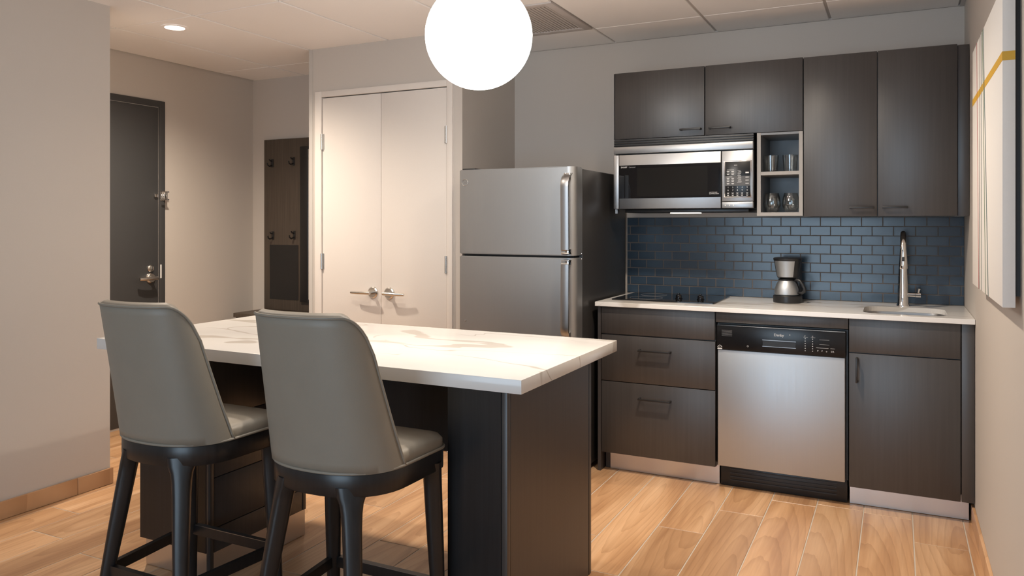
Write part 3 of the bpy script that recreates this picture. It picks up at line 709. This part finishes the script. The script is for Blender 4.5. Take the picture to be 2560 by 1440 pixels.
d = prism('fridge_door', door_outline(), .085, dz-.006, M['fsteel'], fr, .004); fhandle(d, dz-.014, .735, True)
lathe('badge_dot', [(0, -.0015), (.006, -.001), (.0065, 0)], (-2.445, -.868, .800), M['nickel'], d, 'Y', 14)
box('door_gap_gasket', RX0+.012, RX1-.02, -.83, -.762, dz-.006, dz+.006, M['bplastic'], fr)
boxes('hinge_cap', [(RX0+.01, RX0+.09, -.85, -.74, RH, RH+.008)], M['fside'], fr, .002)
for z in (dz+.014, dz-.014): lathe('hinge_screw', [(.004, 0), (.0035, .002), (0, .0028)], (RX1, -.772, z), M['chrome'], fr, 'X', 10)

# ---------------------------------------------------------------- island
IT = .885; ITK = .042
it = tag(box('island_countertop', -3.133, -1.279, -2.584, -1.730, IT-ITK, IT, M['quartz'], None, .0015), 'white quartz island top with grey veins', 'countertop')
isl = thing('kitchen_island', (-2.15, -2.16, 0), 'dark wood island base with drawer pedestal and open knee space', 'island')
zt = IT-ITK-.0005
# right end block
ex0, ex1, ey0, ey1 = -1.566, -1.358, -2.518, -1.802
box('end_block', ex0+.003, ex1-.008, ey0+.003, ey1-.003, 0, zt, M['blackw'], isl)
box('near_panel', ex0, ex1-.021, ey0, ey0+.003, 0, zt, M['blackw'], isl, .0006, 1)
box('corner_post', ex1-.018, ex1, ey0, ey0+.022, 0, zt, M['wood'], isl, .001); box('corner_post', ex1-.018, ex1, ey1-.022, ey1, 0, zt, M['wood'], isl, .001)
box('end_panel', ex1-.012, ex1-.001, ey0+.0255, ey1-.0255, 0, zt, M['wood'], isl, .0008, 1)
# left pedestal
px0, px1, py0, py1 = -2.96, -2.583, -2.524, -2.003
box('pedestal', px0+.003, px1-.02, py0+.003, py1-.003, .112, zt, M['blackw'], isl)
box('near_panel', px0, px1-.021, py0, py0+.003, .112, zt, M['blackw'], isl, .0006, 1)
box('corner_post', px1-.018, px1, py0, py0+.018, .002, zt, M['wood'], isl, .001); box('corner_post', px1-.018, px1, py1-.018, py1, .112, zt, M['wood'], isl, .001)
for z0, z1 in ((.112, .2), (.203, .388), (.391, .61), (.613, zt-.004)):
    box('drawer', px1-.02, px1-.002, py0+.0205, py1-.0205, z0, z1, M['wood'], isl, .001)
boxes('toe_kick', [(px1-.03, px1-.006, py0+.02, py1, .002, .111), (px0+.01, px1-.03, py0+.02, py0+.03, .002, .111)], M['kick'], isl)
box('apron_panel', px1, ex0, -2.06, -2.035, .47, zt, M['blackw'], isl)

# ---------------------------------------------------------------- counter stools
SA, SB, SZ = .219, .1865, .648
def seat_outline(ins=0.0, n=20):
    a, b = SA-ins, SB-ins; yf = .212-ins; r = .05; pts = []
    for i in range(n+1):
        t = math.pi+math.pi*i/n; c, s = math.cos(t), math.sin(t); e = .86
        pts.append((a*math.copysign(abs(c)**e, c), b*math.copysign(abs(s)**e, s)))
    wf = a+.004
    for i in range(6):
        t = R_(90*i/5); pts.append((wf-r+r*math.cos(t), yf-r+r*math.sin(t)))
    for i in range(6):
        t = R_(90+90*i/5); pts.append((-wf+r+r*math.cos(t), yf-r+r*math.sin(t)))
    return pts
ZB, ZTOP = SZ+.002, 1.0855
def shell_pt(s, z, ins=0):
    """s in [-1,1] across the wrap, z height, ins inward offset"""
    t = (z-ZB)/(ZTOP-ZB); A = SA-.042*t-ins
    ye = -.023-.140*min(1, max(0, t))**.92; yr = -SB-.080*t**1.1+ins
    ph = s*math.pi/2; c, sn = math.cos(ph), math.sin(ph); e = .86
    return Vector((A*math.copysign(abs(sn)**e, sn), ye-(ye-yr)*abs(c)**e, z))
def shell_top(s):
    k = max(0, (abs(s)-.62)/.38); return ZTOP-.012*(1-min(1, abs(s)/.72)**2)*0-.11*(1-math.sqrt(max(0, 1-k*k)))
def make_stool():
    t = empty('counter_stool', (0, 0, 0))
    # apron ring
    bm = bmesh.new(); ol = seat_outline()
    bm_loft(bm, [[(x*k, y*k, z) for x, y in ol] for z, k in ((.586, .985), (.590, 1), (SZ-.004, 1), (SZ, .99))])
    link('apron', mesh_from(bm, 'apron', True, 40), M['blackw'], t, (0, 0, 0))
    # cushion
    bm = bmesh.new(); rings = []
    for z, ins in ((SZ, .006), (SZ+.006, .002), (SZ+.028, .002), (SZ+.040, .010), (SZ+.046, .028), (SZ+.049, .07), (SZ+.05, .12)):
        rings.append([(x, y, z) for x, y in seat_outline(ins)])
    bm_loft(bm, rings); link('seat_cushion', mesh_from(bm, 'seat_cushion', True, 60), M['leather'], t, (0, 0, 0))
    bm = bmesh.new(); bm_tube(bm, [(x*1.004, y*1.004, SZ+.004) for x, y in ol], .0045, 8, False, True)
    link('seat_piping', mesh_from(bm, 'seat_piping', True), M['leather'], t, (0, 0, 0))
    # backrest shell
    NS, NZ, TK = 44, 16, .036
    bm = bmesh.new(); grid = {}
    def zz(s, j): return ZB+(shell_top(s)-ZB)*j/NZ
    for layer, ins in ((0, 0), (1, TK)):
        for i in range(NS+1):
            s = -1+2*i/NS
            s2 = s if layer == 0 else s*.985
            for j in range(NZ+1):
                p = shell_pt(s2, zz(s, j), ins)
                if layer == 1: p.z -= .006*(j/NZ)
                grid[layer, i, j] = bm.verts.new(p)
    for layer in (0, 1):
        for i in range(NS):
            for j in range(NZ):
                bm.faces.new((grid[layer, i, j], grid[layer, i+1, j], grid[layer, i+1, j+1], grid[layer, i, j+1]))
    bd = [(0, j) for j in range(NZ+1)]+[(i, NZ) for i in range(1, NS+1)]+[(NS, j) for j in range(NZ-1, -1, -1)]
    mid = []
    for i, j in bd:
        a, b = grid[0, i, j].co, grid[1, i, j].co; c = a*.4+b*.6
        s = -1+2*i/NS; out = Vector((0, 0, 1)) if 0 < i < NS else Vector((0, 1, .1))
        if i in (0, NS) and j == NZ: out = Vector((0, .7, .7))
        mid.append(bm.verts.new(c+out*(.016 if 0 < i < NS else .018)))
    for k in range(len(bd)-1):
        i, j = bd[k]; i2, j2 = bd[k+1]
        bm.faces.new((grid[0, i, j], grid[0, i2, j2], mid[k+1], mid[k])); bm.faces.new((mid[k], mid[k+1], grid[1, i2, j2], grid[1, i, j]))
    for i in range(NS): bm.faces.new((grid[0, i, 0], grid[1, i, 0], grid[1, i+1, 0], grid[0, i+1, 0]))
    path = [Vector(grid[0, i, j].co) for i, j in bd]
    bk = link('backrest', mesh_from(bm, 'backrest', True, 85), M['leather'], t, (0, 0, 0))
    bm = bmesh.new(); bm_tube(bm, path, .0042, 8); pp = link('back_piping', mesh_from(bm, 'back_piping', True), M['leather'], bk, (0, 0, 0))
    # legs
    def leg(top, bot):
        top, bot = Vector(top), Vector(bot); rings = []
        out = Vector((top.x, top.y, 0)).normalized(); sd = Vector((-out.y, out.x, 0))
        for z, w_, d_ in ((.613, .046, .028), (.585, .041, .028), (.567, .034, .028), (.541, .030, .0275), (.495, .0275, .027), (.36, .025, .025), (.0, .0165, .0165)):
            k = (top.z-z)/(top.z-bot.z); c = top+(bot-top)*k; ring = []
            for i in range(20):
                a = 2*math.pi*i/20; ca, sa = math.cos(a), math.sin(a); e = .62
                ring.append(c+sd*(w_*math.copysign(abs(ca)**e, ca))+out*(d_*math.copysign(abs(sa)**e, sa))+Vector((0, 0, 0)))
            for p in ring: p.z = z
            rings.append(ring)
        bm = bmesh.new(); bm_loft(bm, rings); return link('leg', mesh_from(bm, 'leg', True, 50), M['blackw'], t, (0, 0, 0))
    ft, fbm = (.190, .160), (.208, .186); rt, rb = (.114, -.135), (.194, -.214)
    for s in (-1, 1):
        leg((s*ft[0], ft[1], .613), (s*fbm[0], fbm[1], 0)); leg((s*rt[0], rt[1], .613), (s*rb[0], rb[1], 0))
    def lp(tp, bt, z): k = (.613-z)/.613; return tp[0]+(bt[0]-tp[0])*k, tp[1]+(bt[1]-tp[1])*k
    z = .225; f, r = lp(ft, fbm, z), lp(rt, rb, z)
    def stretcher(a, b, z, w_=.009, h_=.017):
        a, b = Vector((*a, z)), Vector((*b, z)); d = (b-a).normalized(); sd = Vector((-d.y, d.x, 0)); bm = bmesh.new()
        bm_loft(bm, [[p+sd*sx*w_+Vector((0, 0, sz*h_)) for sx, sz in ((-1, -1), (1, -1), (1, 1), (-1, 1))] for p in (a, b)])
        link('stretcher', mesh_from(bm, 'stretcher'), M['blackw'], t, (0, 0, 0))
    stretcher((-f[0], f[1]), (f[0], f[1]), z); stretcher((-r[0], r[1]), (r[0], r[1]), z)
    for s in (-1, 1): stretcher((s*f[0], f[1]), (s*r[0], r[1]), z+.0)
    o = f; bm = bmesh.new(); bm_box(bm, -f[0]+.03, f[0]-.03, f[1]-.0095, f[1]+.0095, z+.0172, z+.0192)
    link('footrest_plate', mesh_from(bm, 'footrest_plate'), M['steel'], t, (0, 0, 0))
    return t
st1 = make_stool(); st1.location = (-1.778, -2.737, 0)
tag(st1, 'taupe leather counter stool at the island, nearer the dark end panel', 'stool', 'taupe counter stools at the island')
def copy_tree(o, parent=None):
    c = o.copy(); COL.objects.link(c); c.parent = parent
    for ch in o.children: copy_tree(ch, c)
    return c
st2 = copy_tree(st1); st2.location = (-2.420, -2.752, 0)
st2['label'] = 'taupe leather counter stool at the island, nearer the left wall end'

# ---------------------------------------------------------------- canvas on the right wall
cv = thing('canvas_art', (-.03, -1.58, 1.1), 'white canvas with an ochre band and thin vertical stripes', 'painting')
CYA, CYB, CZA, CZB, CXF = -2.061, -1.10, 1.103, 2.0, -.046
box('stretched_canvas', CXF, -.015, CYA, CYB, CZA, CZB, M['canvas'], cv, .0012)
boxes('backing_frame', [(-.0145, -.0005, CYA+.03, CYB-.03, CZA+.03, CZB-.03)], M['black'], cv)
boxes('ochre_band', [(CXF-.0005, CXF, CYA-.0003, CYB, 1.790, 1.8155), (CXF-.0005, -.0155, CYA-.0005, CYA, 1.790, 1.8155)], M['ochre'], cv)
for nm, ya, yb, hw, mt in (('red_stripe', -1.28, -1.362, .0035, 'red'), ('dark_stripe', -1.411, -1.377, .0035, 'dgrey'), ('grey_stripe', -1.457, -1.457, .004, 'teal'), ('sage_stripe', -1.494, -1.602, .005, 'green'), ('teal_stripe', -1.521, -1.686, .007, 'teal')):
    bm = bmesh.new(); bm_loft(bm, [[(CXF-.0008, y-hw, z), (CXF-.0008, y+hw, z), (CXF+.0002, y+hw, z), (CXF+.0002, y-hw, z)] for y, z in ((yb, CZA), (ya, CZB))])
    link(nm, mesh_from(bm, nm), M[mt], cv)

# ---------------------------------------------------------------- entry passage furniture
bn = thing('luggage_bench', (-4.25, -.2, 0), 'brown wood luggage bench below the coat hook panel', 'bench')
box('bench_top', -4.705, XC0-.004, -.362, YH-.002, .645, .675, M['woodb'], bn, .001)
box('bench_body', -4.69, XC0-.006, -.350, YH-.004, .002, .645, M['woodb'], bn, .001)
hk = thing('coat_hook_panel', (-4.25, YH-.02, .675), 'dark wood wall panel with four black coat hooks', 'coat rack')
hy = YH-.024
box('backboard', -4.685, XC0-.008, hy, YH-.001, .677, 1.978, M['woodb'], hk, .001)
box('inset_panel', -4.626, -4.345, hy-.003, hy, .758, 1.172, M['black'], hk)
for x, z in ((-4.602, 1.792), (-4.390, 1.800), (-4.596, 1.238), (-4.384, 1.243)):
    bm = bmesh.new(); bm_box(bm, x-.011, x+.011, hy-.006, hy, z-.028, z+.036, .002)
    bm_tube(bm, [(x, hy-.004, z-.012), (x, hy-.035, z-.022), (x, hy-.052, z-.012), (x, hy-.055, z+.004)], .0055, 8)
    bm_tube(bm, [(x, hy-.004, z+.02), (x, hy-.028, z+.022), (x, hy-.034, z+.034)], .005, 8)
    link('coat_hook', mesh_from(bm, 'coat_hook', True, 40), M['black'], hk)
mr = thing('wall_mirror', (-4.0, hy-.01, .745), 'black framed mirror on the hook panel behind the closet corner', 'mirror')
boxes('mirror_frame', [(-4.312, -4.245, hy-.02, hy-.0005, .748, 1.91), (-3.74, -3.72, hy-.02, hy-.0005, .748, 1.91), (-4.245, -3.74, hy-.02, hy-.0005, 1.89, 1.91), (-4.245, -3.74, hy-.02, hy-.0005, .748, .768)], M['black'], mr, .001)
box('mirror_glass', -4.245, -3.74, hy-.012, hy-.0005, .768, 1.89, M['mirror'], mr)
